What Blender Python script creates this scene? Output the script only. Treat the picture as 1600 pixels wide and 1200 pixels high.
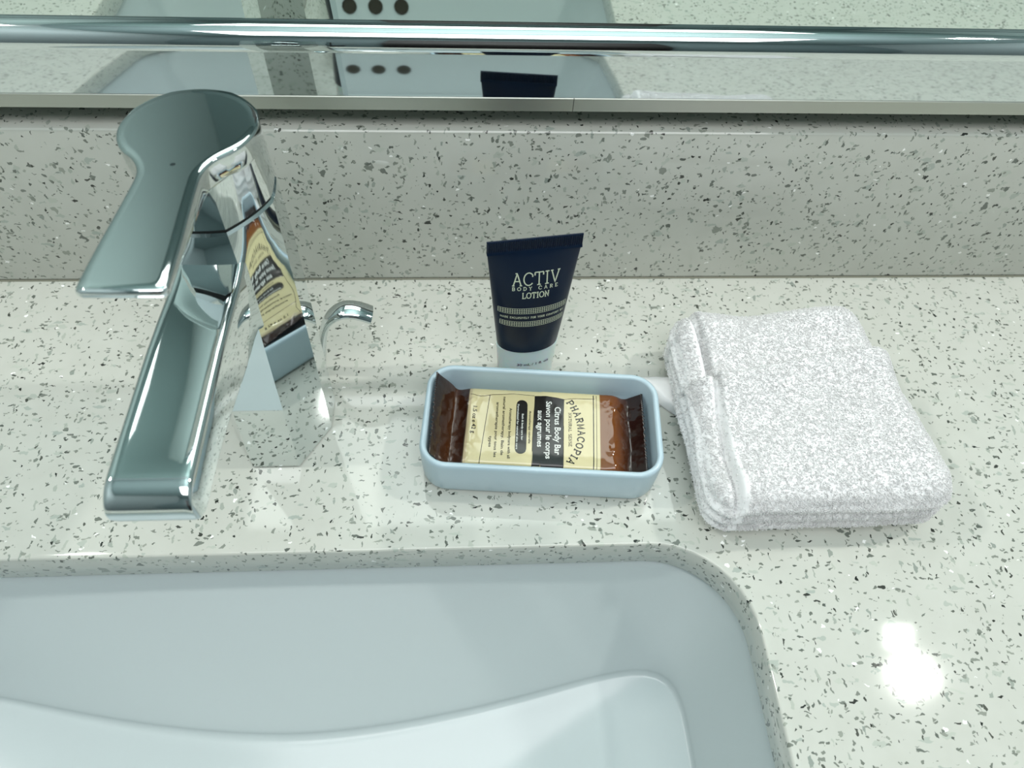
import bpy, bmesh, math, random
import numpy as np
from mathutils import Vector, Matrix, noise

for o in list(bpy.data.objects): bpy.data.objects.remove(o)
S = bpy.context.scene
COL = S.collection
PI = math.pi
R = math.radians

# ------------------------------------------------------------------ camera
cam_d = bpy.data.cameras.new('camera'); cam = bpy.data.objects.new('camera', cam_d); COL.objects.link(cam)
PITCH, YAW, ROLL = R(54.0), R(5.4226), R(3.6741)
fw = Vector((math.sin(YAW)*math.cos(PITCH), math.cos(YAW)*math.cos(PITCH), -math.sin(PITCH)))
rt = Vector((math.cos(YAW), -math.sin(YAW), 0)); up = rt.cross(fw)
rt2 = math.cos(ROLL)*rt + math.sin(ROLL)*up; up2 = -math.sin(ROLL)*rt + math.cos(ROLL)*up
m = Matrix((rt2, up2, -fw)).transposed().to_4x4(); m.translation = Vector((0, -.3042, .315))
cam.matrix_world = m
cam_d.sensor_width = 36; cam_d.lens = 36*1155/1600; cam_d.clip_start = .01; cam_d.clip_end = 20
cam_d.dof.use_dof = True; cam_d.dof.focus_distance = .345; cam_d.dof.aperture_fstop = 15
S.camera = cam

# ------------------------------------------------------------------ world, lights, exposure
W = bpy.data.worlds.new('world'); S.world = W; W.use_nodes = True
W.node_tree.nodes['Background'].inputs[0].default_value = (.55, .68, .66, 1)
W.node_tree.nodes['Background'].inputs[1].default_value = .3
S.view_settings.view_transform = 'Standard'; S.view_settings.look = 'None'
S.view_settings.exposure = 0.64; S.view_settings.gamma = 1.0; S.view_settings.use_curve_mapping = False

def area(name, loc, target, sx, sy, power, color=(1, 1, 1)):
    d = bpy.data.lights.new(name, 'AREA'); d.shape = 'RECTANGLE'; d.size = sx; d.size_y = sy
    d.energy = power; d.color = color
    o = bpy.data.objects.new(name, d); COL.objects.link(o); o.location = loc
    o.rotation_euler = (Vector(target)-Vector(loc)).to_track_quat('-Z', 'Y').to_euler()
    return o
area('vanity_light_near_towel', (.68, -.026, .86), (.10, -.22, 0), .04, .04, 1.9, (1, .985, .94))
area('vanity_light_past_faucet', (-.60, -.026, .86), (-.10, -.22, 0), .04, .04, 1.4, (1, .985, .94))
area('added_ceiling_wash', (.15, -.08, 1.02), (.15, -.55, 1.55), 1.0, .08, 13.0, (1, 1, .97))  # added lamp: brightens the ceiling for chrome reflections and ambient fill
area('added_overhead_fill', (.10, -.95, 1.52), (.10, -.95, 0), 1.4, .8, 11.0, (1, .99, 1))  # added soft panel overhead, fills the backsplash and front faces

# ------------------------------------------------------------------ materials
def mat(name, col=(.8, .8, .8), rough=.5, metal=0, **kw):
    m = bpy.data.materials.new(name); m.use_nodes = True
    b = m.node_tree.nodes['Principled BSDF']
    b.inputs['Base Color'].default_value = (*col, 1); b.inputs['Roughness'].default_value = rough
    b.inputs['Metallic'].default_value = metal
    for k, v in kw.items(): b.inputs[k.replace('_', ' ')].default_value = v
    return m
def lin(r, g, b):
    f = lambda c: (c/255/12.92) if c/255 <= .04045 else ((c/255+.055)/1.055)**2.4
    return (f(r), f(g), f(b))
class NT:
    def __init__(s, m): s.t = m.node_tree; s.b = s.t.nodes['Principled BSDF']
    def n(s, typ, **kw):
        x = s.t.nodes.new(typ)
        for k, v in kw.items(): setattr(x, k, v)
        return x
    def l(s, a, b): s.t.links.new(a, b)
    def math(s, op, a, b=None, c=None, clamp=False):
        x = s.n('ShaderNodeMath', operation=op, use_clamp=clamp)
        for i, v in enumerate((a, b, c)):
            if v is None: continue
            if isinstance(v, (int, float)): x.inputs[i].default_value = v
            else: s.l(v, x.inputs[i])
        return x.outputs[0]
    def mix(s, f, a, b):
        x = s.n('ShaderNodeMix', data_type='RGBA')
        s.l(f, x.inputs[0]) if not isinstance(f, (int, float)) else setattr(x.inputs[0], 'default_value', f)
        for i, v in ((6, a), (7, b)):
            if isinstance(v, tuple): x.inputs[i].default_value = (*v[:3], 1)
            else: s.l(v, x.inputs[i])
        return x.outputs[2]

def quartz():
    m = mat('speckled_quartz', rough=.055, Specular_IOR_Level=.36); N = NT(m)
    tc = N.n('ShaderNodeTexCoord'); P = tc.outputs['Object']
    base = N.n('ShaderNodeTexNoise'); base.inputs['Scale'].default_value = 60; base.inputs['Detail'].default_value = 3
    N.l(P, base.inputs['Vector'])
    col = N.mix(base.outputs[0], lin(193, 195, 186), lin(206, 208, 200))
    # warp so that the chips are irregular
    wn = N.n('ShaderNodeTexNoise'); wn.inputs['Scale'].default_value = 420; wn.inputs['Detail'].default_value = 1; N.l(P, wn.inputs['Vector'])
    sub = N.n('ShaderNodeVectorMath', operation='SUBTRACT'); N.l(wn.outputs[1], sub.inputs[0]); sub.inputs[1].default_value = (.5, .5, .5)
    sc = N.n('ShaderNodeVectorMath', operation='SCALE'); N.l(sub.outputs[0], sc.inputs[0]); sc.inputs['Scale'].default_value = .0022
    add = N.n('ShaderNodeVectorMath', operation='ADD'); N.l(P, add.inputs[0]); N.l(sc.outputs[0], add.inputs[1]); PW = add.outputs[0]
    layers = [  # scale, stretch, rotation, share, edge inset, colour a, colour b
        (170, (1, 2.2, 1.5), (.3, .2, .5), .08, .14, lin(170, 178, 170), lin(194, 199, 188)),
        (215, (2.2, 1, 1.4), (.1, .5, .9), .08, .15, lin(146, 154, 146), lin(186, 191, 180)),
        (180, (1.2, 2.5, 1), (.7, .2, 2.3), .040, .18, lin(104, 110, 103), lin(160, 165, 154)),
        (250, (2.6, 1.2, 1), (.2, .9, 2.9), .055, .18, lin(92, 98, 91), lin(152, 157, 147)),
        (350, (1, 1.9, 1.5), (.9, .4, 1.3), .060, .13, lin(88, 94, 87), lin(150, 155, 145)),
        (240, (1, 2.4, 1.8), (.4, .7, 3.7), .014, .20, lin(38, 41, 38), lin(76, 78, 72)),
        (400, (1.8, 1, 1.2), (.3, .7, 4.4), .030, .14, lin(42, 45, 41), lin(96, 99, 91)),
        (560, (1, 1.5, 1.2), (.1, .3, 5.1), .06, .10, lin(106, 111, 103), lin(164, 169, 158)),
        (520, (1, 1.4, 1.2), (.6, .1, 5.9), .004, .08, (.95, .96, .93), (1, 1, .98)),
    ]
    for (s, st, ro, share, ins, ca, cb) in layers:
        mp = N.n('ShaderNodeMapping'); mp.inputs['Rotation'].default_value = ro
        mp.inputs['Scale'].default_value = tuple(s*k for k in st); mp.inputs['Location'].default_value = tuple(7*r for r in ro)
        N.l(PW, mp.inputs['Vector'])
        v = N.n('ShaderNodeTexVoronoi'); v.inputs['Scale'].default_value = 1; N.l(mp.outputs[0], v.inputs['Vector'])
        e = N.n('ShaderNodeTexVoronoi', feature='DISTANCE_TO_EDGE'); e.inputs['Scale'].default_value = 1; N.l(mp.outputs[0], e.inputs['Vector'])
        sp = N.n('ShaderNodeSeparateColor'); N.l(v.outputs['Color'], sp.inputs[0])
        pick = N.math('LESS_THAN', sp.outputs[0], share)
        edge = N.math('MULTIPLY', N.math('SUBTRACT', e.outputs['Distance'], ins), 25, clamp=True)
        f = N.math('MULTIPLY', pick, edge)
        col = N.mix(f, col, N.mix(sp.outputs[1], ca, cb))
    N.l(col, N.b.inputs['Base Color'])
    N.b.inputs['Specular IOR Level'].default_value = .5
    return m
M = {}
M['quartz'] = quartz()
M['chrome'] = mat('chrome', lin(222, 228, 228), .035, 1)
M['chrome_dull'] = mat('brushed_metal', lin(188, 190, 182), .42, 1)
M['mirror'] = mat('mirror_silver', lin(226, 236, 230), .01, 1)
M['gap'] = mat('dark_gap', (.02, .02, .02), .5)
M['ceramic'] = mat('white_vitreous_china', lin(188, 198, 199), .22, 0)
M['dish'] = mat('pale_blue_ceramic', lin(186, 208, 218), .28, 0, Coat_Weight=.3, Coat_Roughness=.15)
M['wall'] = mat('teal_grey_paint', lin(160, 174, 175), .6)
M['ceil'] = mat('ceiling_paint', lin(136, 156, 158), .7)
M['wall_dark'] = mat('dark_teal_paint', lin(104, 122, 124), .6)
M['floor'] = mat('dark_floor_tile', lin(60, 60, 58), .4)
M['added_dark_panel'] = mat('dark_panel_paint', lin(28, 24, 24), .35)  # for the added panel that darkens chrome reflections
M['navy'] = mat('navy_plastic', lin(2, 22, 46), .34, Specular_IOR_Level=.3)
M['cap'] = mat('frosted_cap_plastic', lin(222, 234, 232), .35, 0, Subsurface_Weight=.6, Subsurface_Scale=.01)
M['print_cream'] = mat('cream_print', lin(205, 214, 190), .45)
M['print_navy'] = mat('navy_print', lin(30, 50, 70), .5)
M['print_white'] = mat('white_print', lin(232, 236, 230), .25)
M['print_black'] = mat('black_print', lin(28, 26, 24), .2)
M['red'] = mat('red_mark', lin(170, 40, 40), .3)
def terry():
    m = mat('white_cotton', lin(250, 250, 250), .95); N = NT(m)
    N.b.inputs['Sheen Weight'].default_value = .3
    N.b.inputs['Subsurface Weight'].default_value = .5; N.b.inputs['Subsurface Radius'].default_value = (.003, .003, .003)
    N.b.inputs['Subsurface Scale'].default_value = 1
    return m
M['cotton'] = terry()

# ------------------------------------------------------------------ object helpers
def link(name, me, mats, parent=None, smooth=True, loc=None, rot=None):
    if not isinstance(mats, (list, tuple)): mats = [mats]
    for x in mats: me.materials.append(x)
    if smooth:
        me.polygons.foreach_set('use_smooth', [True]*len(me.polygons))
    o = bpy.data.objects.new(name, me); COL.objects.link(o)
    if parent: o.parent = parent
    if loc: o.location = loc
    if rot: o.rotation_euler = rot
    return o
def mesh(name, V, F, mi=None):
    me = bpy.data.meshes.new(name); me.from_pydata([tuple(map(float, v)) for v in V], [], F); 
    if mi: me.polygons.foreach_set('material_index', mi)
    me.update(); return me
def bm_obj(name, bm, mats, parent=None, smooth=True, **k):
    me = bpy.data.meshes.new(name); bmesh.ops.recalc_face_normals(bm, faces=bm.faces); bm.to_mesh(me); bm.free()
    return link(name, me, mats, parent, smooth, **k)
def autosmooth(o, ang=35):
    me = o.data; bm = bmesh.new(); bm.from_mesh(me)
    for e in bm.edges:
        if len(e.link_faces) == 2: e.smooth = e.calc_face_angle(0) < R(ang)
    bm.to_mesh(me); bm.free(); return o
def box(name, a, b, m, parent=None, bev=0, seg=2):
    bm = bmesh.new(); bmesh.ops.create_cube(bm, size=1)
    for v in bm.verts: v.co = Vector([(a[i]+b[i])/2 + v.co[i]*(b[i]-a[i]) for i in range(3)])
    if bev: bmesh.ops.bevel(bm, geom=bm.edges[:], offset=bev, segments=seg, affect='EDGES', profile=.5)
    return autosmooth(bm_obj(name, bm, m, parent), 25)
def root(name, loc=(0, 0, 0), rz=0):
    o = bpy.data.objects.new(name, None); o.empty_display_size = .02; COL.objects.link(o); o.location = loc; o.rotation_euler = (0, 0, rz); return o
def tag(o, label=None, cat=None, group=None, kind=None):
    for k, v in (('label', label), ('category', cat), ('group', group), ('kind', kind)):
        if v: o[k] = v
    return o
def loft(rings, cap0=True, cap1=True, closed=True):
    V = []; F = []; n = len(rings[0])
    for r in rings: V += [tuple(p) for p in r]
    for i in range(len(rings)-1):
        for j in range(n if closed else n-1):
            k = (j+1) % n
            F.append((i*n+j, i*n+k, (i+1)*n+k, (i+1)*n+j))
    if cap0: F.append(tuple(range(n-1, -1, -1)))
    if cap1: F.append(tuple((len(rings)-1)*n+j for j in range(n)))
    return V, F
def loft_obj(name, rings, m, parent=None, cap0=True, cap1=True, ang=35, closed=True, **k):
    V, F = loft(rings, cap0, cap1, closed); me = mesh(name, V, F)
    bm = bmesh.new(); bm.from_mesh(me); bmesh.ops.recalc_face_normals(bm, faces=bm.faces); bm.to_mesh(me); bm.free()
    return autosmooth(link(name, me, m, parent, **k), ang)
def lerp(a, b, t): return a+(b-a)*t
def sstep(x, a, b):
    t = min(1, max(0, (x-a)/(b-a))); return t*t*(3-2*t)
def rrect(hx, hy, r, n=8, cx=0, cy=0):
    P = []
    for (sx, sy, a0) in ((1, -1, -90), (1, 1, 0), (-1, 1, 90), (-1, -1, 180)):
        for i in range(n+1):
            a = R(a0+90*i/n); P.append((cx+sx*(hx-r)+r*math.cos(a), cy+sy*(hy-r)+r*math.sin(a)))
    return P

# ------------------------------------------------------------------ lettering
def font_outline(text, width=None, height=None, size=1.0):
    cu = bpy.data.curves.new('lettering', 'FONT'); cu.body = text; cu.size = size; cu.resolution_u = 3; cu.offset = .014
    ob = bpy.data.objects.new('lettering', cu); COL.objects.link(ob)
    dg = bpy.context.evaluated_depsgraph_get(); dg.update()
    me = bpy.data.meshes.new_from_object(ob.evaluated_get(dg))
    V = [(v.co.x, v.co.y) for v in me.vertices]; F = [tuple(p.vertices) for p in me.polygons]
    bpy.data.objects.remove(ob); bpy.data.curves.remove(cu); bpy.data.meshes.remove(me)
    x0 = min(v[0] for v in V); x1 = max(v[0] for v in V)
    sx = width/(x1-x0) if width else height/.7; sy = height/.7 if height else sx
    return [((x-x0)*sx, y*sy) for x, y in V], F
def arc(cx, cy, rx, ry, a0, a1, n=14):
    return [(cx+rx*math.cos(R(a0+(a1-a0)*i/n)), cy+ry*math.sin(R(a0+(a1-a0)*i/n))) for i in range(n+1)]
G = {  # slab-serif strokes on a 10-high grid: (advance, strokes)
 'A': (8.6, [[(1, 0), (4.3, 10), (7.6, 0)], [(2.3, 3.6), (6.3, 3.6)], [(0, 0), (2.2, 0)], [(6.4, 0), (8.6, 0)], [(2.8, 10), (4.6, 10)]]),
 'C': (8.6, [arc(4.6, 5, 4.2, 5, 40, 320, 20), [(7.9, 8.2), (7.9, 6.6)]]),
 'T': (8, [[(4, 0), (4, 10)], [(.3, 10), (7.7, 10)], [(.3, 10), (.3, 7.6)], [(7.7, 10), (7.7, 7.6)], [(2.4, 0), (5.6, 0)]]),
 'I': (4, [[(2, 0), (2, 10)], [(.3, 0), (3.7, 0)], [(.3, 10), (3.7, 10)]]),
 'V': (8.4, [[(1, 10), (4.2, 0), (7.4, 10)], [(0, 10), (2.3, 10)], [(6.1, 10), (8.4, 10)]]),
 'B': (7.4, [[(1.4, 0), (1.4, 10)], [(.2, 0), (4.4, 0)] + arc(4.2, 2.6, 2.6, 2.6, -90, 90, 8) + [(1.4, 5.2)], [(.2, 10), (4, 10)] + arc(4, 7.6, 2.3, 2.4, 90, -90, 8)]),
 'O': (9, [arc(4.5, 5, 4.1, 5, 0, 360, 24)]),
 'D': (8.4, [[(1.6, 0), (1.6, 10)], [(.2, 10), (3.8, 10)] + arc(3.8, 5, 4, 5, 90, -90, 12) + [(.2, 0)]]),
 'Y': (8, [[(1, 10), (4, 5), (7, 10)], [(4, 5), (4, 0)], [(2.5, 0), (5.5, 0)], [(0, 10), (2, 10)], [(6, 10), (8, 10)]]),
 'R': (8, [[(1.6, 0), (1.6, 10)], [(.2, 0), (3, 0)], [(.2, 10), (4.2, 10)] + arc(4.2, 7.4, 2.6, 2.6, 90, -90, 8) + [(1.6, 4.8)], [(4.2, 4.8), (6.8, 0), (8, 0)]]),
 'P': (7.4, [[(1.6, 0), (1.6, 10)], [(.2, 0), (3, 0)], [(.2, 10), (4.2, 10)] + arc(4.2, 7.2, 2.7, 2.8, 90, -90, 8) + [(1.6, 4.4)]]),
 'E': (7.2, [[(1.6, 0), (1.6, 10)], [(.2, 0), (6.8, 0), (6.8, 2)], [(.2, 10), (6.5, 10), (6.5, 8)], [(1.6, 5.1), (5, 5.1)]]),
 'F': (7, [[(1.6, 0), (1.6, 10)], [(.2, 0), (3, 0)], [(.2, 10), (6.5, 10), (6.5, 8)], [(1.6, 5.1), (5, 5.1)]]),
 'L': (7, [[(1.6, 0), (1.6, 10)], [(.2, 0), (6.5, 0), (6.5, 2.4)], [(.2, 10), (3, 10)]]),
 'N': (9, [[(1.4, 0), (1.4, 10), (7.4, 0), (7.4, 10)], [(.2, 0), (2.8, 0)], [(.2, 10), (1.6, 10)], [(6, 10), (8.8, 10)]]),
 'H': (8.6, [[(1.5, 0), (1.5, 10)], [(7.1, 0), (7.1, 10)], [(1.5, 5), (7.1, 5)], [(.2, 0), (2.8, 0)], [(.2, 10), (2.8, 10)], [(5.8, 0), (8.4, 0)], [(5.8, 10), (8.4, 10)]]),
 'M': (10, [[(1.4, 0), (1.6, 10), (5, 2), (8.4, 10), (8.6, 0)], [(.2, 0), (2.8, 0)], [(7.2, 0), (9.8, 0)]]),
 'S': (7, [arc(3.5, 7.5, 2.8, 2.5, 30, 250, 10)[:-1] + arc(3.5, 2.5, 3, 2.5, 70, -150, 10)]),
 'U': (8.4, [[(1.5, 10), (1.5, 3)] + arc(4.2, 3, 2.7, 3, 180, 360, 8) + [(6.9, 10)], [(.2, 10), (2.8, 10)], [(5.6, 10), (8.2, 10)]]),
 'X': (8, [[(1, 0), (7, 10)], [(1, 10), (7, 0)]]),
 'Q': (9, [arc(4.5, 5, 4.1, 5, 0, 360, 20)]), ' ': (5, [])}
def ribbon(pts, w, V, F, step=None):
    """a flat stroke along 2D points"""
    q = [pts[0]]
    for a, b in zip(pts, pts[1:]):
        L = math.dist(a, b); k = max(1, int(L/step)) if step else 1
        for i in range(1, k+1): q.append((lerp(a[0], b[0], i/k), lerp(a[1], b[1], i/k)))
    n0 = len(V); n = len(q)
    for i, p in enumerate(q):
        a = q[max(0, i-1)]; b = q[min(n-1, i+1)]
        d = Vector((b[0]-a[0], b[1]-a[1]));
        if d.length < 1e-9: d = Vector((1, 0))
        d.normalize(); k = 1.0
        if 0 < i < n-1:
            d1 = Vector((p[0]-a[0], p[1]-a[1])).normalized(); k = min(1.6, 1/max(.4, d.dot(d1)))
        V.append((p[0]-d.y*w/2*k, p[1]+d.x*w/2*k)); V.append((p[0]+d.y*w/2*k, p[1]-d.x*w/2*k))
    for i in range(n-1): F.append((n0+2*i, n0+2*i+1, n0+2*i+3, n0+2*i+2))
def slab_text(text, width, height, weight=.9, gap=1.2, step=None, arcfn=None):
    V, F = [], []; x = 0; tot = sum(G[c][0]+gap for c in text)-gap
    sx = width/tot; sy = height/10
    for c in text:
        adv, st = G[c]
        for s in st:
            if step:
                pass
            ribbon([((x+p[0])*sx, p[1]*sy) for p in s], weight*height/10, V, F, step)
        x += adv+gap
    return V, F
def put(V, F, MI, tv, tf, fn, mi):
    n = len(V)
    for p in tv: V.append(fn(*p))
    for f in tf: F.append(tuple(n+i for i in f)); MI.append(mi)

# ------------------------------------------------------------------ the room
XL, XR, YF, ZC, ZF = -.88, 1.35, -2.1, 1.55, -.86
YW = .022
box('wall_back', (XL, YW, ZF), (XR, YW+.1, ZC), M['wall'])['kind'] = 'structure'
box('wall_left', (XL-.1, YF, ZF), (XL, YW, ZC), M['wall'])['kind'] = 'structure'
box('wall_right', (XR, YF, ZF), (XR+.1, YW, ZC), M['wall'])['kind'] = 'structure'
box('wall_front', (XL, YF-.1, ZF), (XR, YF, ZC), M['wall_dark'])['kind'] = 'structure'
box('ceiling', (XL, YF, ZC), (XR, YW, ZC+.1), M['ceil'])['kind'] = 'structure'
box('floor', (XL, YF, ZF-.1), (XR, YW, ZF), M['floor'])['kind'] = 'structure'
box('added_dark_panel_1', (-.25, YF, ZF), (.62, YF+.04, 1.2), M['added_dark_panel'])['kind'] = 'structure'  # unseen panel, added so the chrome has something dark to reflect

# counter with the sink cut-out
SX0, SX1, SY0, SY1, SR = -.295, .123, -.402, -.168, .042
def hole(off, z, n=10):
    return [(x, y, z) for x, y in rrect((SX1-SX0)/2+off, (SY1-SY0)/2+off, SR+off, n, (SX0+SX1)/2, (SY0+SY1)/2)]
bm = bmesh.new()
prof = [(.0040, 0), (.0013, 0), (.0004, -.0003), (0, -.0012), (0, -.0195), (.0004, -.020)]
rings = [[bm.verts.new(p) for p in hole(o, z)] for o, z in prof]
for a, b in zip(rings, rings[1:]):
    for i in range(len(a)): bm.faces.new((a[i], a[(i+1) % len(a)], b[(i+1) % len(a)], b[i]))
CX0, CX1, CY0 = XL, XR, -.55
ou = [bm.verts.new((x, y, 0)) for x, y in ((CX0, CY0), (CX1, CY0), (CX1, YW), (CX0, YW))]
ed = [bm.edges.new((ou[i], ou[(i+1) % 4])) for i in range(4)]
he = [bm.edges.get((rings[0][i], rings[0][(i+1) % len(rings[0])])) for i in range(len(rings[0]))]
bmesh.ops.triangle_fill(bm, edges=ed+he, use_beauty=True)
lo = [bm.verts.new((v.co.x, v.co.y, -.020)) for v in ou]
for i in range(4): bm.faces.new((ou[i], ou[(i+1) % 4], lo[(i+1) % 4], lo[i]))
e2 = [bm.edges.get((lo[i], lo[(i+1) % 4])) for i in range(4)]
h2 = [bm.edges.get((rings[-1][i], rings[-1][(i+1) % len(rings[-1])])) for i in range(len(rings[-1]))]
bmesh.ops.triangle_fill(bm, edges=e2+h2, use_beauty=True)
counter = autosmooth(bm_obj('countertop', bm, M['quartz']), 50)
tag(counter, 'pale speckled quartz vanity countertop with a rounded sink cut-out', 'countertop')
splash = box('backsplash', (XL, 0, .0004), (XR, YW, .100), M['quartz'], None, .0016, 3)
tag(splash, 'upright speckled quartz backsplash along the wall behind the faucet', 'backsplash')
# seam of sealant
def sealant():
    ring = lambda x: [(x, .0003, 0.0), (x, -.0006, 0.0), (x, -.0003, .0005), (x, .0003, .0008)]
    return loft_obj('sealant_seam', [ring(XL+.001), ring(XR-.001)], mat('grey_sealant', lin(128, 128, 112), .6), splash)
sealant()

# ------------------------------------------------------------------ sink basin
SK = ((SX0+SX1)/2, (SY0+SY1)/2)
def sink_ring(t, n=96):
    """t 0 = rim under the counter, 1 = the edge of the floor"""
    P = []; hx, hy = (SX1-SX0)/2+.004, (SY1-SY0)/2+.004
    for i in range(n):
        a = 2*PI*i/n; ca, sa = math.cos(a), math.sin(a)
        # rounded rectangle in polar form by superellipse
        e0 = 9.0; r0 = (abs(ca/hx)**e0+abs(sa/hy)**e0)**(-1/e0)
        x0, y0 = r0*ca, r0*sa
        # floor outline: back edge bows to the front, the sides steep
        fx = hx-.021; x1 = max(-fx, min(fx, x0*fx/hx))
        u = abs(x1)/hx
        yb = .0555+.045*u**1.7     # back edge
        yf = -hy+.028
        y1 = yb*(y0/hy) if y0 > 0 else -yf*(y0/hy)
        P.append((x0, y0, x1, y1))
    return P
base = sink_ring(0)
rings = []
zt, zb = -.0202, -.086
rings.append([(SK[0]+x0*1.06, SK[1]+y0*1.08, zt) for x0, y0, x1, y1 in base])
rings.append([(SK[0]+x0, SK[1]+y0, zt) for x0, y0, x1, y1 in base])
def sink_prof():
    """(w, s): w from rim to floor edge, s depth share; straight wall, then a tight fillet"""
    out = []
    for k in range(1, 13): t = k/12; out.append((.95*t, .93*t))
    for k in range(1, 8):
        a = PI/2*k/7; out.append((.95+.09*(1-math.cos(a))+.05*math.sin(a)*0, .93+.07*math.sin(a)))
    return out
for w, s_ in sink_prof():
    rings.append([(SK[0]+lerp(x0, x1, w), SK[1]+lerp(y0, y1, w), zt+(zb-zt)*s_) for x0, y0, x1, y1 in base])
fc = (SK[0], SK[1]-.02, zb-.012)
last = rings[-1]
for k in (1, 2, 4, 7, 10, 13, 15):
    t = k/16; rings.append([(lerp(p[0], fc[0], t), lerp(p[1], fc[1], t), p[2]+(fc[2]-p[2])*(1-(1-t)**2)) for p in last])
sink = root('sink', (0, 0, 0))
tag(sink, 'white undermount rectangular sink basin set below the countertop cut-out', 'sink')
V, F = loft(rings, False, True); me = mesh('basin', V, F)
basin = link('basin', me, M['ceramic'], sink)
md = basin.modifiers.new('sub', 'SUBSURF'); md.levels = 1; md.render_levels = 1
# overflow holes as discs, inner shade put into their colour, seen in the mirror
tl = R(21)
for k in range(3):
    x = -.086+.0245*(k-1); z = -.0475; sh = (z-zt)/(zb-zt); w_ = .95*sh/.93
    y = SK[1]-((SY1-SY0)/2+.004)+.028*w_+.0006
    n = 24
    def ring(rr, d): return [(x+rr*math.cos(2*PI*i/n), y+d*math.cos(tl)-rr*math.sin(2*PI*i/n)*math.sin(tl), z+rr*math.sin(2*PI*i/n)*math.cos(tl)+d*math.sin(tl)) for i in range(n)]
    loft_obj('overflow_hole', [ring(.0068, -.002), ring(.0068, .0006), ring(.0062, .0010), ring(.0058, .0004), ring(.0050, .0003)], mat('overflow_shade', lin(46, 42, 30), .6), sink)
n = 40
dr = lambda rr, z: [(fc[0]+rr*math.cos(2*PI*i/n), fc[1]+rr*math.sin(2*PI*i/n), z) for i in range(n)]
loft_obj('drain', [dr(.031, fc[2]), dr(.031, fc[2]+.0015), dr(.027, fc[2]+.003), dr(.022, fc[2]+.001), dr(.021, fc[2]+.0015), dr(.0, fc[2]+.004)], M['chrome'], sink, False, False)

# ------------------------------------------------------------------ mirror with chrome frame
mir = root('mirror', (0, 0, .1))
tag(mir, 'wall mirror in a rounded chrome frame hung just above the backsplash', 'mirror')
def rel(P, o=(0, 0, .1)): return [(p[0]-o[0], p[1]-o[1], p[2]-o[2]) for p in P]
def extrude_x(name, prof, x0, x1, m, parent, ang=40, nx=1):
    rr = [rel([(lerp(x0, x1, i/nx), y, z) for y, z in prof]) for i in range(nx+1)]
    return loft_obj(name, rr, m, parent, ang=ang)
ZM1 = .95
YG = .0045
gl = [(XL+.01, YG, .1385), (XR-.01, YG, .1385), (XR-.01, YG, ZM1), (XL+.01, YG, ZM1), (XL+.01, YG+.005, .1385), (XR-.01, YG+.005, .1385), (XR-.01, YG+.005, ZM1), (XL+.01, YG+.005, ZM1)]
glass = link('glass', mesh('glass', rel(gl), [(0, 1, 2, 3), (5, 4, 7, 6), (0, 4, 5, 1), (1, 5, 6, 2), (2, 6, 7, 3), (3, 7, 4, 0)]), M['mirror'], mir, smooth=False)
box_ = box('backing_board', (XL+.004, YG+.0052, .113), (XR-.004, YW, ZM1-.002), M['chrome_dull'], mir); box_.location = (0, 0, -.1)
# lower face of the frame: slightly convex, leaning back
strip = []
y, z = .0002, .1182; nn = 14; L = .0230
for i in range(nn+1):
    strip.append((y, z)); t = (i+.5)/nn; a = R(lerp(2.2, 4.4, t)); y += math.sin(a)*L/nn; z += math.cos(a)*L/nn
extrude_x('frame_face', strip+[(.0085, strip[-1][1]), (.0085, .1182)], XL+.002, XR-.002, M['chrome'], mir, 30)
bead = [(.0035-.0068*math.cos(R(a)), .1422+.0075*math.sin(R(a))) for a in range(-14, 91, 6)]+[(.0044, .1497), (.0044, .1404)]
extrude_x('frame_bead', bead, XL+.002, XR-.002, M['chrome'], mir, 40)
for x0, x1 in ((XL+.002, .0489), (.0492, XR-.002)):
    extrude_x('frame_lip', [(.0000, .1112), (-.0003, .1178), (.0001, .1181), (.0092, .1181), (.0092, .1112)], x0, x1, M['chrome_dull'], mir, 30)

# ------------------------------------------------------------------ faucet
FX = -.0935
fau = root('faucet', (FX, -.098, 0))
tag(fau, 'chrome single-lever bathroom faucet standing behind the sink', 'faucet')
FO = (FX, -.098, 0)
def frel(P): return rel(P, FO)
NB = 96
OCT = [(-11, -26), (11, -26), (24, -4), (24, 12), (12, 24), (-12, 24), (-24, 12), (-24, -4)]
def oct_pt(a, rnd):
    """radius of the octagon in direction a (mm)"""
    d = (math.cos(a), math.sin(a)); best = 1e9
    for i in range(8):
        p, q = OCT[i], OCT[(i+1) % 8]; ex, ey = q[0]-p[0], q[1]-p[1]; den = d[0]*ey-d[1]*ex
        if abs(den) < 1e-9: continue
        t = (p[0]*ey-p[1]*ex)/den; s = (p[0]*d[1]-p[1]*d[0])/den
        if t > 0 and -1e-6 <= s <= 1+1e-6: best = min(best, t)
    return best
oa = sorted([math.atan2(p[1], p[0]) % (2*PI) for p in OCT])
ANG = []
for i in range(8):
    a, b = oa[i], oa[(i+1) % 8]+(2*PI if i == 7 else 0)
    for k in range(12):
        # points crowd at the corners
        t = k/12; t = t*t*(3-2*t)*.55+t*.45
        ANG.append(a+(b-a)*t)
def body_ring(z, grow=0., round_=None):
    t = z/.163
    w = sstep(z, .10, .163)*.80 if round_ is None else round_
    r = []
    for a in ANG:
        ro = oct_pt(a, 0); rc = 22.6
        k = 1-.04*sstep(z, 0, .14)
        rr = lerp(ro*k, rc, w)+grow*1000
        x = rr*math.cos(a)/1000; y = rr*math.sin(a)/1000
        cy = -.098+.0135*t
        # front facets lean back with height
        if y < 0: y *= 1-.16*sstep(z, 0, .13)*(1-w)
        r.append((FX+x, cy+y, z))
    return r
zz = [0, .002, .01, .03, .05, .07, .09, .105, .118, .126, .131, .1325]
rings = [body_ring(.0003, -.0006)]+[body_ring(z+.001) for z in zz]+[body_ring(.1345, -.0008)]
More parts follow.
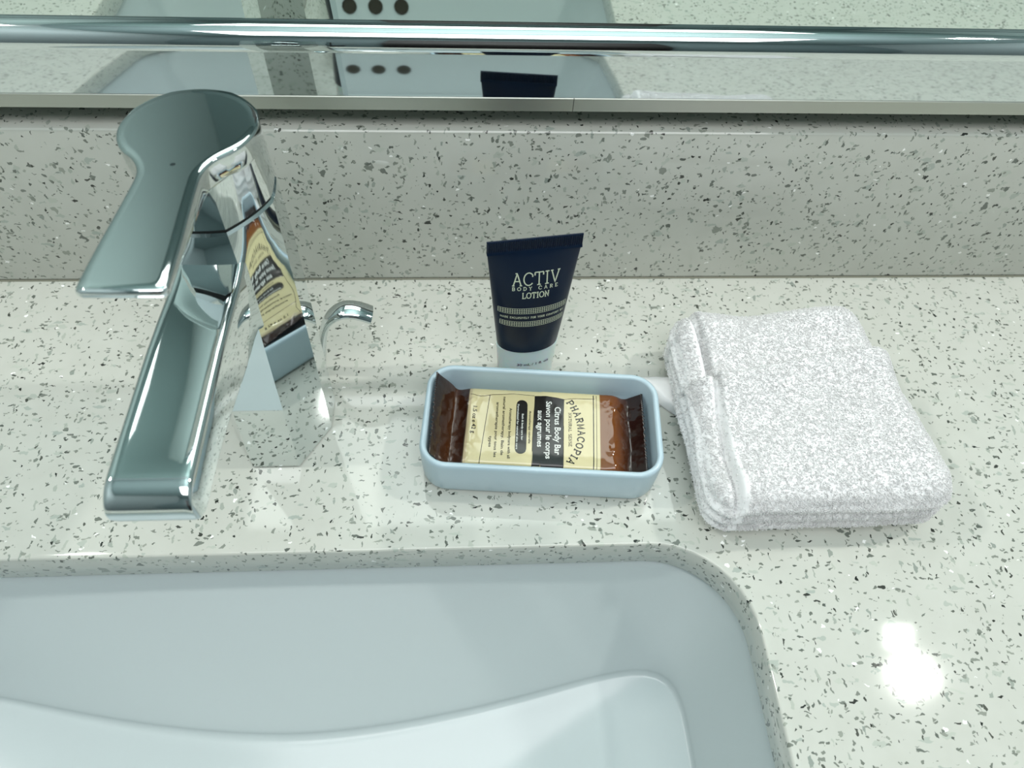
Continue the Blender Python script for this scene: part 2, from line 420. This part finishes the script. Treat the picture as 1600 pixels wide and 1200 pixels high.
loft_obj('body', [frel(r) for r in rings], M['chrome'], fau, ang=18)
# groove + sleeve of the handle
loft_obj('collar', [frel(body_ring(z, -.0016)) for z in (.133, .1375)], M['gap'], fau, ang=20)
rings = [body_ring(.1357, -.0009), body_ring(.1363, 0), body_ring(.140), body_ring(.147), body_ring(.153), body_ring(.158), body_ring(.1605)]
handle = loft_obj('handle', [frel(r) for r in rings], M['chrome'], fau, ang=18)
# lever plate: disc joined to a blade, slightly rising to the tip
def plate_outline(inset=0.):
    P = []; c = (0, 0); r = .0228-inset
    # blade half widths along the distance d from the disc centre towards the user
    hw = lambda d: lerp(.0098, .0122, sstep(d, .022, .078))-inset
    tip = .0795-inset
    # start at the tip right, go up the right side, round the disc, down the left
    L = []
    tr = .0016
    L.append((hw(tip)-tr*1.2, tip)); L.append((hw(tip)-.0003, tip-tr*.5)); L.append((hw(tip), tip-tr*1.6))
    for i in range(1, 16): d = lerp(tip-tr*2, .030, i/15); L.append((hw(d), d))
    # blend curve into the disc
    a_s = math.acos(min(1, .0215/.0228)) # placeholder tangent angle
    th = R(48)
    p0 = Vector((hw(.030), .030)); p2 = Vector((r*math.sin(th), r*math.cos(th)))
    tang = Vector((math.cos(th), -math.sin(th)))
    p1 = p2-tang*.008; p1 = Vector((hw(.022)*.97, .0215))
    for i in range(1, 9):
        t = i/8; q = (1-t)**2*p0+2*t*(1-t)*p1+t*t*p2; L.append((q.x, q.y))
    nA = 36
    for i in range(1, nA+1):
        a = lerp(th, PI, i/nA); L.append((r*math.sin(a), r*math.cos(a)))
    Lm = [(-x, d) for x, d in reversed(L[:-1])]
    full = L+Lm
    return full
def plate_ring(inset, dz):
    out = []
    for x, d in plate_outline(inset):
        z = .1618+.055*d+dz
        out.append((FX+x, -.0848-d, z))
    return out
def under(inset, d0):
    out = []
    for x, d in plate_outline(inset):
        th = lerp(.0095, .0036, sstep(d, .018, .078))
        out.append((FX+x, -.0848-d, .1618+.055*d-th*d0))
    return out
rr = [under(.0012, 1.0), under(.0004, .92), under(0, .78), under(0, .5), plate_ring(0, -.0012), plate_ring(.0002, -.0007), plate_ring(.0006, -.0003), plate_ring(.0012, 0), plate_ring(.0032, 0)]
lever = loft_obj('lever_plate', [frel(r) for r in rr], M['chrome'], handle, ang=50)
def domed(name, c, r, h, m, parent, n=20):
    rg = [[(c[0]+r*k*math.cos(2*PI*i/n), c[1]+r*k*math.sin(2*PI*i/n), c[2]+h*math.sqrt(max(0, 1-k*k))) for i in range(n)] for k in (1, .9, .7, .45, .2)]
    return loft_obj(name, [frel(q) for q in rg], m, parent)
domed('indicator_dot', (FX+.0005, -.1075, .1627), .0017, .0004, mat('smoked_plastic', lin(34, 44, 46), .25), handle)
# spout
def spout_ring(y):
    t = (-.100-y)/(.205-.100)      # 0 root .. 1 tip
    hw = lerp(.0122, .0128, t)
    top = lerp(.1195, .1225, sstep(t, 0, .5))
    bot = lerp(.0935, .1050, sstep(t, .15, .85))
    root_ = 1-sstep(t, .0, .22)
    bot -= .016*root_**1.6
    top += .002*root_
    r = .0022
    pts = []
    cz, hz = (top+bot)/2, (top-bot)/2
    q = rrect(hw, hz, r, 5)
    # push top centre down a little: a shallow trough
    for (x, z) in q:
        zz_ = z
        if z > hz-.0001: zz_ = z-.0
        pts.append([x, zz_])
    return pts, cz
def spout_rings():
    out = []
    # densify the top edge with trough points
    ys = [-.098, -.104, -.110, -.116, -.122, -.128, -.136, -.150, -.165, -.180, -.190]
    def mk(y, sh=None, zc=None):
        pts, cz = spout_ring(y); P = []
        n = len(pts)
        for i, (x, z) in enumerate(pts):
            P.append((FX+x, y, cz+z))
            x2, z2 = pts[(i+1) % n]
            if x > .005 and x2 < -.005 and z > 0:      # long top edge: add trough
                for k in range(1, 12):
                    s = k/12; xx = lerp(x, x2, s); dip = .0005*math.sin(PI*s)**.8*sstep(-y, .11, .13)*(1-sstep(-y, .188, .198))
                    P.append((FX+xx, y, cz+z-dip))
            elif x < -.005 and x2 > .005 and z < 0:
                for k in range(1, 4): P.append((FX+lerp(x, x2, k/4), y, cz+z))
        return P
    for y in ys: out.append(mk(y))
    # bullnose tip
    nose = mk(-.195); cz = (.1225+.1050)/2; hz = (.1225-.1050)/2
    out.append(nose)
    for k in range(1, 9):
        a = PI/2*k/8; q = []
        for p in nose:
            q.append((FX+(p[0]-FX)*(1-.03*(1-math.cos(a))), -.195-.0100*math.sin(a), cz+(p[2]-cz)*max(.10, math.cos(a)**.85)))
        out.append(q)
    return out
sp_ = loft_obj('spout', [frel(r) for r in spout_rings()], M['chrome'], fau, ang=40)
# pop-up lift rod behind
def tube_rings(path, radf, n=14, flat=1.0):
    out = []; up0 = Vector((0, 0, 1))
    for i, p in enumerate(path):
        a = Vector(path[max(0, i-1)]); b = Vector(path[min(len(path)-1, i+1)]); d = (b-a).normalized()
        s = d.cross(Vector((0, 1, 0)));
        if s.length < .05: s = d.cross(Vector((1, 0, 0)))
        s.normalize(); t = s.cross(d).normalized(); r = radf(i/(len(path)-1))
        rx, ry = (r if isinstance(r, tuple) else (r, r))
        out.append([tuple(Vector(p)+s*rx*math.cos(2*PI*k/n)+t*ry*math.sin(2*PI*k/n)) for k in range(n)])
    return out
def bez(P, n):
    out = []
    for i in range(len(P)-1):
        p0 = Vector(P[max(0, i-1)]); p1 = Vector(P[i]); p2 = Vector(P[i+1]); p3 = Vector(P[min(len(P)-1, i+2)])
        for k in range(n):
            t = k/n; out.append(.5*((2*p1)+(-p0+p2)*t+(2*p0-5*p1+4*p2-p3)*t*t+(-p0+3*p1-3*p2+p3)*t**3))
    out.append(Vector(P[-1])); return out
YL = -.066
pth = bez([(-.0775, YL, .004), (-.0755, YL, .016), (-.0725, YL, .030), (-.0685, YL, .0405), (-.0620, YL, .0468), (-.0550, YL, .0474), (-.0475, YL, .0440)], 6)
loft_obj('lift_rod', [frel(r) for r in tube_rings(pth, lambda t: (.0021+.0006*sstep(t, .3, .6), .0030+.0026*sstep(t, .25, .7)), 16)], M['chrome'], fau, ang=50)

# ------------------------------------------------------------------ soap dish
DR = R(-4.7)
DC = (.0334, -.1144)
dish = None
prof = [(-.0040, .0), (-.0022, .0004), (-.0012, .0016), (-.0006, .004), (-.0002, .012), (0, .0225), (-.0002, .0241), (-.0009, .0249), (-.0018, .0250), (-.0027, .0246), (-.0031, .0236), (-.0036, .012), (-.0046, .0052), (-.0066, .0033), (-.012, .0030)]
HX, HY, RR = .0562, .0290, .0130
rings = []
for off, z in prof:
    rings.append([(x, y, z) for x, y in rrect(HX+off, HY+off, max(.003, RR+off), 10)])
dish = loft_obj('soap_dish', rings, M['dish'], None, ang=50, loc=(DC[0], DC[1], .0003), rot=(0, 0, DR))
tag(dish, 'pale blue rectangular ceramic soap dish beside the towel', 'soap dish')

# ------------------------------------------------------------------ wrapped soap bar
soap = root('soap_bar', (DC[0], DC[1], .0003), DR)
tag(soap, 'wrapped citrus soap bar with brown foil ends lying in the dish', 'soap')
ZB = .0036     # underside on the dish floor
def soap_dims(u):
    """u in mm along the length: half width, top z, bottom z (mm)"""
    s = -1 if u < 0 else 1; a = abs(u)
    e = sstep(a, 34 if s > 0 else 33, 44)
    w = lerp(22.0, 23.2, e) if s < 0 else lerp(22.3, 22.6, e)
    top = lerp(17.5, 12.5, e); bot = lerp(4.0, 11.8, e)
    rise = max(0, a-43)/7.5
    dz = rise*(11.0 if s < 0 else 5.5)
    if s < 0: w -= 2.7*sstep(a, 43, 50)
    return w, top+dz, bot+dz
def soap_top(U, Vv):
    """top sheet height in mm over (U, V) in mm"""
    w, top, bot = soap_dims(U); k = abs(Vv)/w
    e = sstep(abs(U), 36, 44); p = lerp(7.0, 2.4, e)
    h = (max(0, 1-min(1, k)**p))**(1/p)
    mid = lerp(9.0, (top+bot)/2, e)
    z = mid+(top-mid)*h
    # wrinkles
    amp = .12+.75*sstep(abs(U), 27, 34)*(1-.75*sstep(abs(U), 42, 45))
    nv = noise.noise(Vector((U*.16, Vv*.10, 3.1)))+.5*noise.noise(Vector((U*.35, Vv*.22, 9.1)))
    z += amp*nv*min(1, (1-min(1, k))*5)
    if U < -41: z += .17*(Vv+6)*sstep(-U, 41, 50)
    # creases from the corners of the bar
    for cu, cv, au in ((31, -13, .35), (33, 14, -.45), (-31, 15, .5), (-31, -14, -.4)):
        if (U-cu)*(1 if cu > 0 else -1) > 0:
            d = (Vv-cv)-(U-cu)*au*1.2; z += .7*math.exp(-(d/1.0)**2)*(1-sstep(abs(U-cu), 6, 11))*sstep(abs(U-cu), 0, 3)
    return z
NU, NV = 200, 72
us = [lerp(-51.4, 49.5, i/NU) for i in range(NU+1)]
V, F = [], []
for i, u in enumerate(us):
    w, top, bot = soap_dims(u)
    for j in range(NV+1):
        c = math.cos(PI*j/NV); v = -w*(abs(c)**.75)*(1 if c > 0 else -1)
        edge = 0
        uu = u
        if i in (0, NU):
            uu = u+(1 if i == 0 else -1)*(-.5 if j % 2 else .5)
        V.append((uu/1000, v/1000, (soap_top(u, v))/1000))
nT = len(V)
for i, u in enumerate(us):
    w, top, bot = soap_dims(u); e = sstep(abs(u), 36, 44); p = lerp(7.0, 2.4, e); mid = lerp(9.0, (top+bot)/2, e)
    for j in range(NV+1):
        c = math.cos(PI*j/NV); v = -w*(abs(c)**.75)*(1 if c > 0 else -1); k = min(1, abs(v)/w)
        h = max(0, 1-k**p)**(1/p)
        tz = soap_top(u, v); z = mid-(mid-bot)*h
        if u < -41: z += .17*(v+6)*sstep(-u, 41, 50)
        z = min(z, tz-.15)
        uu = u
        if i in (0, NU): uu = u+(1 if i == 0 else -1)*(-.5 if j % 2 else .5)
        V.append((uu/1000, v/1000, z/1000))
for i in range(NU):
    for j in range(NV):
        a = i*(NV+1)+j; F.append((a, a+NV+1, a+NV+2, a+1)); b = nT+a; F.append((b, b+1, b+NV+2, b+NV+1))
for i in range(NU):
    for j in (0, NV):
        a = i*(NV+1)+j; f = (a, nT+a, nT+a+NV+1, a+NV+1); F.append(f if j == 0 else f[::-1])
for i in (0, NU):
    for j in range(NV):
        a = i*(NV+1)+j; f = (a, a+1, nT+a+1, nT+a); F.append(f if i == 0 else f[::-1])
MI = [0]*len(F)
def on_soap(off=.00012):
    def fn(U, Vv):
        z = soap_top(U, Vv); zu = soap_top(U+.3, Vv); zv = soap_top(U, Vv+.3)
        nrm = Vector((-(zu-z)/.3, -(zv-z)/.3, 1)).normalized()
        return (U/1000+nrm.x*off, Vv/1000+nrm.y*off, z/1000+nrm.z*off)
    return fn
def soap_txt(text, ubase, v0, v1, h, mi, slab=False, weight=1.6):
    if slab: tv, tf = slab_text(text, abs(v0-v1), h, weight)
    else: tv, tf = font_outline(text, abs(v0-v1), h)
    f0 = on_soap()
    put(V, F, MI, tv, tf, lambda x, y: f0(ubase+y, v0-x), mi)
soap_txt('Citrus Body Bar', 6.4, 11.5, -15.4, 2.9, 1)
soap_txt('Savon pour le corps', 2.2, 14.6, -17.6, 2.7, 1)
soap_txt('aux agrumes', -1.8, 9.0, -11.6, 2.6, 1)
soap_txt('Aromatherapy naturelle', -6.0, 8.4, -10.0, 1.0, 2)
soap_txt('Bath & body care bar', -9.5, 6.5, -8.5, .9, 1)
soap_txt('Formulated for natural skin care', -11.8, 12.0, -13.5, .9, 1)
soap_txt('Aromatherapy bodycare with all', -15.6, 9.5, -18.4, 1.3, 2)
soap_txt('natural aromatherapy. Bain de', -18.8, 16.0, -17.0, 1.3, 2)
soap_txt('aromatherapie pour tous les', -22.0, 12.5, -18.2, 1.3, 2)
soap_txt('types', -24.6, -7.0, -13.0, 1.3, 2)
soap_txt('1.5 oz e 42 g', -33.2, 9.5, -6.0, 1.9, 2)
soap_txt('NATURAL SENSE', 13.1, 8.5, -10.5, 1.3, 2, True, 1.7)
# arched PHARMACOPIA
word = 'PHARMACOPIA'; f0 = on_soap()
n = len(word)
cws = [1.5 if c == 'I' else 2.75 for c in word]; tots = sum(cws)+.55*(n-1)
for i, ch in enumerate(word):
    t = (sum(cws[:i])+.55*i+cws[i]/2)/tots; ang = R(lerp(38, -38, t)); rad = 27.0
    cv = -2+rad*math.sin(ang); cu = 17.6-rad*(1-math.cos(ang))
    cw_ = 1.5 if ch == 'I' else 2.75; tv, tf = slab_text(ch, cw_, 3.1, 1.9); hw_ = cw_/2
    put(V, F, MI, [(x-hw_, y) for x, y in tv], tf, lambda x, y: f0(cu+y*math.cos(ang)+x*math.sin(ang), cv-x*math.cos(ang)+y*math.sin(ang)), 2)
# pill behind the two white lines and the thin rules
def soap_patch(P2, mi, off):
    """fan of a convex outline, cut into a grid so that it follows the wrapper"""
    f1 = on_soap(off); u0 = min(p[0] for p in P2); u1 = max(p[0] for p in P2); v0 = min(p[1] for p in P2); v1 = max(p[1] for p in P2)
    def vr(u):
        hits = []
        for a, b in zip(P2, P2[1:]+P2[:1]):
            if (a[0]-u)*(b[0]-u) <= 0 and abs(a[0]-b[0]) > 1e-6: hits.append(a[1]+(b[1]-a[1])*(u-a[0])/(b[0]-a[0]))
        return (min(hits), max(hits)) if hits else ((v0+v1)/2,)*2
    nu, nv = max(3, int((u1-u0)/.35)), max(3, int((v1-v0)/.6)); n0 = len(V)
    for i in range(nu+1):
        u = lerp(u0+.005, u1-.005, i/nu); a, b = vr(u)
        for j in range(nv+1): V.append(f1(u, lerp(a, b, j/nv)))
    for i in range(nu):
        for j in range(nv):
            a = n0+i*(nv+1)+j; F.append((a, a+nv+1, a+nv+2, a+1)); MI.append(mi)
soap_patch([(x-9.6, y-.6) for x, y in rrect(2.7, 15.2, 2.69, 6)], 2, .00004)
soap_patch([(-4.6, -21.6), (10.7, -21.6), (11.0, 16.6), (7, 17.4), (2, 18.0), (-3.6, 17.6)], 2, .00004)
def rule(pts, w=.28):
    tv, tf = [], []; ribbon(pts, w, tv, tf, .8); put(V, F, MI, tv, tf, on_soap(.00006), 2)
rule([(-35, 16.8), (-30, 15.6), (-24, 17.0), (-14, 18.2), (-3.6, 17.8)])
rule([(11, 16.4), (17, 17.3), (26, 17.6)]); rule([(-35.5, -21.4), (-4, -21.5)]); rule([(11, -21.5), (26, -21.5)])
rule([(-25.5, 16.9), (-28.5, -21.4)], .3)
rule([(25.4, 20), (24.6, -21.5)], .45); rule([(26.9, 20), (26.1, -21.5)], .22)
me = mesh('wrapper', V, F, MI)
def wrapper_mat():
    m = mat('printed_foil_wrapper', rough=.16, Coat_Weight=.35, Coat_Roughness=.04); N = NT(m)
    tc = N.n('ShaderNodeTexCoord'); sp = N.n('ShaderNodeSeparateXYZ'); N.l(tc.outputs['Object'], sp.inputs[0])
    u = N.math('MULTIPLY', sp.outputs[0], 1000.0)
    u = N.math('SUBTRACT', u, N.math('MULTIPLY', sp.outputs[1], 18.0))      # label seam runs a little askew
    t = N.math('DIVIDE', N.math('ADD', u, 55), 110)
    cr = N.n('ShaderNodeValToRGB'); N.l(t, cr.inputs[0]); e = cr.color_ramp; e.interpolation = 'LINEAR'
    st = [(-55, lin(34, 15, 10)), (-50, lin(40, 18, 10)), (-44, lin(70, 38, 16)), (-38, lin(52, 24, 12)), (-36.1, lin(46, 22, 12)), (-36.0, lin(192, 176, 140)), (-34.6, lin(192, 176, 140)), (-34.5, lin(207, 196, 152)),
          (28.2, lin(207, 197, 152)), (28.3, lin(116, 66, 10)), (36, lin(110, 58, 10)), (40, lin(70, 34, 12)), (43, lin(38, 17, 10)), (55, lin(32, 14, 10))]
    while len(e.elements) > 1: e.elements.remove(e.elements[-1])
    e.elements[0].position = 0; e.elements[0].color = (*st[0][1], 1)
    for x, c in st[1:]:
        q = e.elements.new((x+55)/110); q.color = (*c, 1)
    N.l(cr.outputs[0], N.b.inputs['Base Color'])
    # crimp ribs and faint foil wrinkles
    nz = N.n('ShaderNodeTexNoise'); nz.inputs['Scale'].default_value = 110; nz.inputs['Detail'].default_value = 2; N.l(tc.outputs['Object'], nz.inputs['Vector'])
    end = N.math('MULTIPLY', N.math('SUBTRACT', N.math('ABSOLUTE', u), 30), .1, clamp=True)
    bp = N.n('ShaderNodeBump'); bp.inputs['Distance'].default_value = .0012; N.l(N.math('ADD', N.math('MULTIPLY', end, .5), .12), bp.inputs['Strength'])
    N.l(nz.outputs[0], bp.inputs['Height']); N.l(bp.outputs[0], N.b.inputs['Normal']); N.l(bp.outputs[0], N.b.inputs['Coat Normal'])
    return m
wr = link('wrapper', me, [wrapper_mat(), M['print_white'], M['print_black']], soap)
wr['label'] = 'glossy printed wrapper with cream label and black band'

# ------------------------------------------------------------------ lotion tube
tube = root('lotion_tube', (.0283, -.070, 0), R(7.6))
tag(tube, 'navy lotion tube with pale cap standing behind the soap dish', 'lotion tube')
ZCAP, ZT, ZCR = .0295, .0973, .0912
def cap_ab(z): t = z/ZCAP; return lerp(.0140, .0155, t), lerp(.0074, .0082, t)
def body_ab(z):
    t = (z-ZCAP)/(ZCR-ZCAP); t = min(1, max(0, t))
    a = lerp(.0152, .0209, t**.95); b = .0081*(1-t**1.9)**.8+.0007
    return a, b
n = 64
ell = lambda a, b, z, n=n: [(a*math.cos(2*PI*i/n), b*math.sin(2*PI*i/n), z) for i in range(n)]
rings = [ell(.0134, .0070, .0002), ell(*cap_ab(0), .0008)]+[ell(*cap_ab(z), z) for z in (.005, .012, .020, .0275)]+[ell(cap_ab(ZCAP)[0], cap_ab(ZCAP)[1], ZCAP-.0006), ell(.0148, .0077, ZCAP)]
V, F = loft(rings); MI = [0]*len(F)
tv, tf = font_outline('30 mL / 1 fl. oz', .0165, .0019)
def on_cap(x, z):
    a, b = cap_ab(z); return (x*1.0, -b*math.sqrt(max(0, 1-(x/a)**2))-.00012, z)
put(V, F, MI, tv, tf, lambda x, y: on_cap(x-.0060, y+.0178), 1)
cap = link('cap', mesh('cap', V, F, MI), [M['cap'], M['print_navy']], tube); cap['label'] = 'pale frosted cap'; autosmooth(cap, 40)
rings = [ell(.0140, .0072, ZCAP-.001)]+[ell(*body_ab(z), z) for z in [lerp(ZCAP+.0002, ZCR, i/40) for i in range(41)]]
V, F = loft(rings); MI = [0]*len(F)
def on_tube(x, z, off=.00013):
    a, b = body_ab(z); k = max(0, 1-(x/a)**2); return (x, -b*math.sqrt(k)-off, z)
def ttxt(text, xc, z, w, h, wt=.9, gap=1.2):
    tv, tf = slab_text(text, w, h, wt, gap, step=.0012); put(V, F, MI, tv, tf, lambda x, y: on_tube(xc-w/2+x, z+y), 1)
TB = dict(activ=(.0008, .0738, .0218, .0066), body=(.0004, .0711, .0210, .0018), lot=(.0008, .0665, .0126, .0031))
ttxt('ACTIV', *TB['activ'], .85, 1.0)
ttxt('BODY CARE', *TB['body'], 1.9, 6.0)
ttxt('LOTION', *TB['lot'], 1.5, 1.3)
def band(z0, z1, x0, x1, nh=4):
    for k in range(nh):
        z = lerp(z0, z1, k/(nh-1)); tv, tf = [], []; ribbon([(x0, z), (x1, z)], .00022, tv, tf, .001); put(V, F, MI, tv, tf, on_tube, 1)
    nx = int((x1-x0)/.00105)
    for k in range(nx+1):
        x = lerp(x0, x1, k/nx); tv, tf = [], []; ribbon([(x, z0), (x, z1)], .00020, tv, tf, .001); put(V, F, MI, tv, tf, on_tube, 1)
band(.0572, .0603, -.0160, .0160); band(.0490, .0520, -.0150, .0150)
tv, tf = slab_text('MADE EXCLUSIVELY FOR YOUR COMFORT BY', .0300, .0011, 1.9, 2.2, step=.0015)
put(V, F, MI, tv, tf, lambda x, y: on_tube(x-.0150, y+.0541), 1)
body = link('tube_body', mesh('tube_body', V, F, MI), [M['navy'], M['print_cream']], tube); autosmooth(body, 40); body['label'] = 'navy tube body with cream lettering'
# crimped seal with fine ribs
V, F = [], []; NX = 176
for i in range(NX+1):
    x = lerp(-.0211, .0211, i/NX)
    rib = .00014*(1 if (i//2) % 2 else -1)
    for z, th in ((ZCR-.0010, .0012), (ZCR, .0008), (ZCR+.0006, .0006), (ZT-.0006, .0006), (ZT, .0003)):
        r_ = rib if ZCR < z < ZT else 0
        V.append((x, -th-r_, z)); V.append((x, th+r_, z))
for i in range(NX):
    for k in range(4):
        a = i*10+k*2; b = a+10; F.append((a, b, b+2, a+2)); F.append((a+1, a+3, b+3, b+1))
    a = i*10; b = a+10; F.append((a+8, b+8, b+9, a+9)); F.append((a, a+1, b+1, b))
for i in (0, NX):
    for k in range(4): a = i*10+k*2; f = (a, a+2, a+3, a+1); F.append(f if i == 0 else f[::-1])
cr = link('crimped_seal', mesh('crimped_seal', V, F), M['navy'], tube, smooth=False)

# ------------------------------------------------------------------ folded towel
tow = root('towel', (.15, -.11, 0))
tag(tow, 'folded white terry washcloth lying right of the soap dish', 'towel')
TO = (.15, -.11, 0)
# footprint corners (front-left, front-right, back-right, back-left), world metres
QB = [(.1045, -.1675), (.2150, -.1645), (.2000, -.0510), (.1020, -.0570)]
def warp(a, b, q=QB):
    """a,b in -1..1"""
    s, t = (a+1)/2, (b+1)/2
    x = (1-t)*((1-s)*q[0][0]+s*q[1][0])+t*((1-s)*q[3][0]+s*q[2][0])
    y = (1-t)*((1-s)*q[0][1]+s*q[1][1])+t*((1-s)*q[3][1]+s*q[2][1])
    return x, y
def slab(q, z0, z1, rad, res, hfun, sfun):
    """rounded slab on a warped footprint; res = grid steps"""
    bm = bmesh.new()
    nx, ny, nz = res
    idx = {}
    V = []; F = []
    def vid(i, j, k):
        key = (i, j, k)
        if key not in idx: idx[key] = len(V); V.append((2*i/nx-1, 2*j/ny-1, 2*k/nz-1))
        return idx[key]
    for i in range(nx):
        for j in range(ny):
            F.append((vid(i, j, nz), vid(i+1, j, nz), vid(i+1, j+1, nz), vid(i, j+1, nz)))
            F.append((vid(i, j, 0), vid(i, j+1, 0), vid(i+1, j+1, 0), vid(i+1, j, 0)))
    for i in range(nx):
        for k in range(nz):
            F.append((vid(i, 0, k), vid(i+1, 0, k), vid(i+1, 0, k+1), vid(i, 0, k+1)))
            F.append((vid(i, ny, k), vid(i, ny, k+1), vid(i+1, ny, k+1), vid(i+1, ny, k)))
    for j in range(ny):
        for k in range(nz):
            F.append((vid(0, j, k), vid(0, j, k+1), vid(0, j+1, k+1), vid(0, j+1, k)))
            F.append((vid(nx, j, k), vid(nx, j+1, k), vid(nx, j+1, k+1), vid(nx, j, k+1)))
    hx, hy, hz = .055, .054, (z1-z0)/2
    out = []
    for (a, b, c) in V:
        p = Vector((a*hx, b*hy, c*hz)); cl = Vector((max(-hx+rad, min(hx-rad, p.x)), max(-hy+rad, min(hy-rad, p.y)), max(-hz+rad*.95, min(hz-rad*.95, p.z))))
        d = p-cl
        if d.length > 1e-7: d = d.normalized()
        p2 = cl+Vector((d.x*rad, d.y*rad, d.z*rad*.95))
        x, y = warp(p2.x/hx, p2.y/hy, q)
        zc = (z0+z1)/2+p2.z
        dx, dy = sfun(x, y, zc, d)
        z = zc+hfun(x, y, p2.x/hx, p2.y/hy)*sstep(zc, z0+.3*(z1-z0), z1)
        out.append((x+dx, y+dy, z))
    return out, F
def nz3(x, y, z, s): return noise.noise(Vector((x*s, y*s, z*s)))
def hf(x, y, a, b):
    h = .0035*nz3(x, y, 0, 22)
    h += .0015*nz3(x, y, .1, 60)
    # swelling at the back edge, hollow behind the step
    h += .0050*sstep(b, .2, 1)*(.55+.45*math.sin(a*4.2-1.6))
    # step of the folded-over flap
    line = .27+.05*math.sin(a*2.6+.3)+.05*a
    h -= .0040*sstep(b, line, line+.025); h -= .0022*math.exp(-((b-line-.03)/.018)**2)
    h += .0034*sstep(b, line-.35, line)*(1-sstep(b, line, line+.025))
    # groove by the left edge
    gl = -.80+.05*math.sin(b*2.2+.4)-.02*b
    h -= .0042*math.exp(-((a-gl)/.022)**2)
    h -= .0026*(1-sstep(a, gl-.02, gl+.02))
    h += .0012*math.exp(-((a-gl-.06)/.03)**2)
    return h
def sf(x, y, z, d):
    k = abs(d.x)+abs(d.y)
    f = .0009*math.sin(z*2*PI/.0085+nz3(x, y, 0, 25)*3)*k*(1-abs(d.z))
    g = .0011*nz3(x, y, z, 40)*k
    return d.x*(f+g), d.y*(f*.8+g)
V, F = slab(QB, .0008, .0385, .0125, (170, 168, 56), hf, sf)
# fine pile relief
V2 = []
for (x, y, z) in V:
    V2.append((x, y, z))
me = mesh('cloth', rel(V2, TO), F); 
bmx = bmesh.new(); bmx.from_mesh(me); bmesh.ops.recalc_face_normals(bmx, faces=bmx.faces)
bmx.verts.ensure_lookup_table(); bmx.normal_update()
# smooth bands (no loops): hem along the groove and at the left side
def bare(p, nrm):
    x, y, z = p.x+TO[0], p.y+TO[1], p.z
    # inverse of the footprint, approximately
    t = (y+.162)/.109; xl = lerp(.1045, .1020, t); xr = lerp(.2180, .2010, t); a = 2*(x-xl)/(xr-xl)-1
    if nrm.x < -.55 and z < .030: return .72
    gl = -.80
    if abs(a-gl) < .035: return .9
    if t > .955 and nrm.y > .3: return .6
    return 0.
rng = random.Random(5)
faces = [f for f in bmx.faces if f.normal.z > -.35]
areas = np.array([f.calc_area() for f in faces]); cum = np.cumsum(areas); tot = cum[-1]
NL = 52000
LV, LF = [], []
for _ in range(NL):
    fi = int(np.searchsorted(cum, rng.random()*tot)); f = faces[min(fi, len(faces)-1)]
    vs = [v.co for v in f.verts]; s, t = rng.random(), rng.random()
    p = vs[0].lerp(vs[1], s).lerp(vs[3].lerp(vs[2], s), t); nr = f.normal
    if rng.random() < bare(p, nr): continue
    # a bent loop: five points, three-sided section
    tn = Vector((rng.gauss(0, 1), rng.gauss(0, 1), rng.gauss(0, 1))); tn = (tn-nr*tn.dot(nr)).normalized()
    L = rng.uniform(.0005, .0011); wd = rng.uniform(.0002, .0005)
    lean = tn.cross(nr)*rng.uniform(-.7, .7)
    path = []
    for k in range(6):
        a = PI*k/5; path.append(p+tn*wd*-math.cos(a)+(nr+lean).normalized()*L*math.sin(a)**.8-nr*.0002)
    r = rng.uniform(.00012, .00019); b = tn.cross(nr); n0 = len(LV)
    for k, q in enumerate(path):
        d = (path[min(5, k+1)]-path[max(0, k-1)]).normalized(); e1 = b; e2 = d.cross(b)
        for c in range(3): LV.append(q+(e1*math.cos(c*2.094)+e2*math.sin(c*2.094))*r)
    for k in range(5):
        for c in range(3):
            a = n0+k*3+c; a2 = n0+k*3+(c+1) % 3; LF.append((a, a2, a2+3, a+3))
bmx.to_mesh(me); bmx.free()
cl = link('folded_cloth', me, M['cotton'], tow)
lp = link('terry_loops', mesh('terry_loops', LV, LF), M['cotton'], tow); lp['kind'] = 'stuff'
# the cloth's free corner poking out underneath, and the hem band
def flap():
    V, F = [], []; nu, nv = 26, 30
    for s in (1, 0):
        for i in range(nu+1):
            for j in range(nv+1):
                a, b = i/nu, j/nv
                x = lerp(.118, .0895+.0045*math.sin(b*PI)-.0, a); y = lerp(-.114, -.075, b)+.004*a*(1-b)
                x += .020*a*(1-sstep(b, 0, .75))
                rim = min(1, (1-a)*9+.0, b*14+.0, (1-b)*10)
                th = .0060*math.sqrt(max(0, min(1, min(1-a, b*.5+.02, (1-b)*.5+.02)*7)))
                z = .0004 if s == 0 else .0006+th+.0004*noise.noise(Vector((x*200, y*200, 0)))
                V.append((x, y, z))
    N0 = (nu+1)*(nv+1)
    for i in range(nu):
        for j in range(nv):
            a = i*(nv+1)+j; F.append((a, a+1, a+nv+2, a+nv+1)); b = N0+a; F.append((b, b+nv+1, b+nv+2, b+1))
    return V, F
V, F = flap()
link('loose_corner', mesh('loose_corner', rel(V, TO), F), M['cotton'], tow)
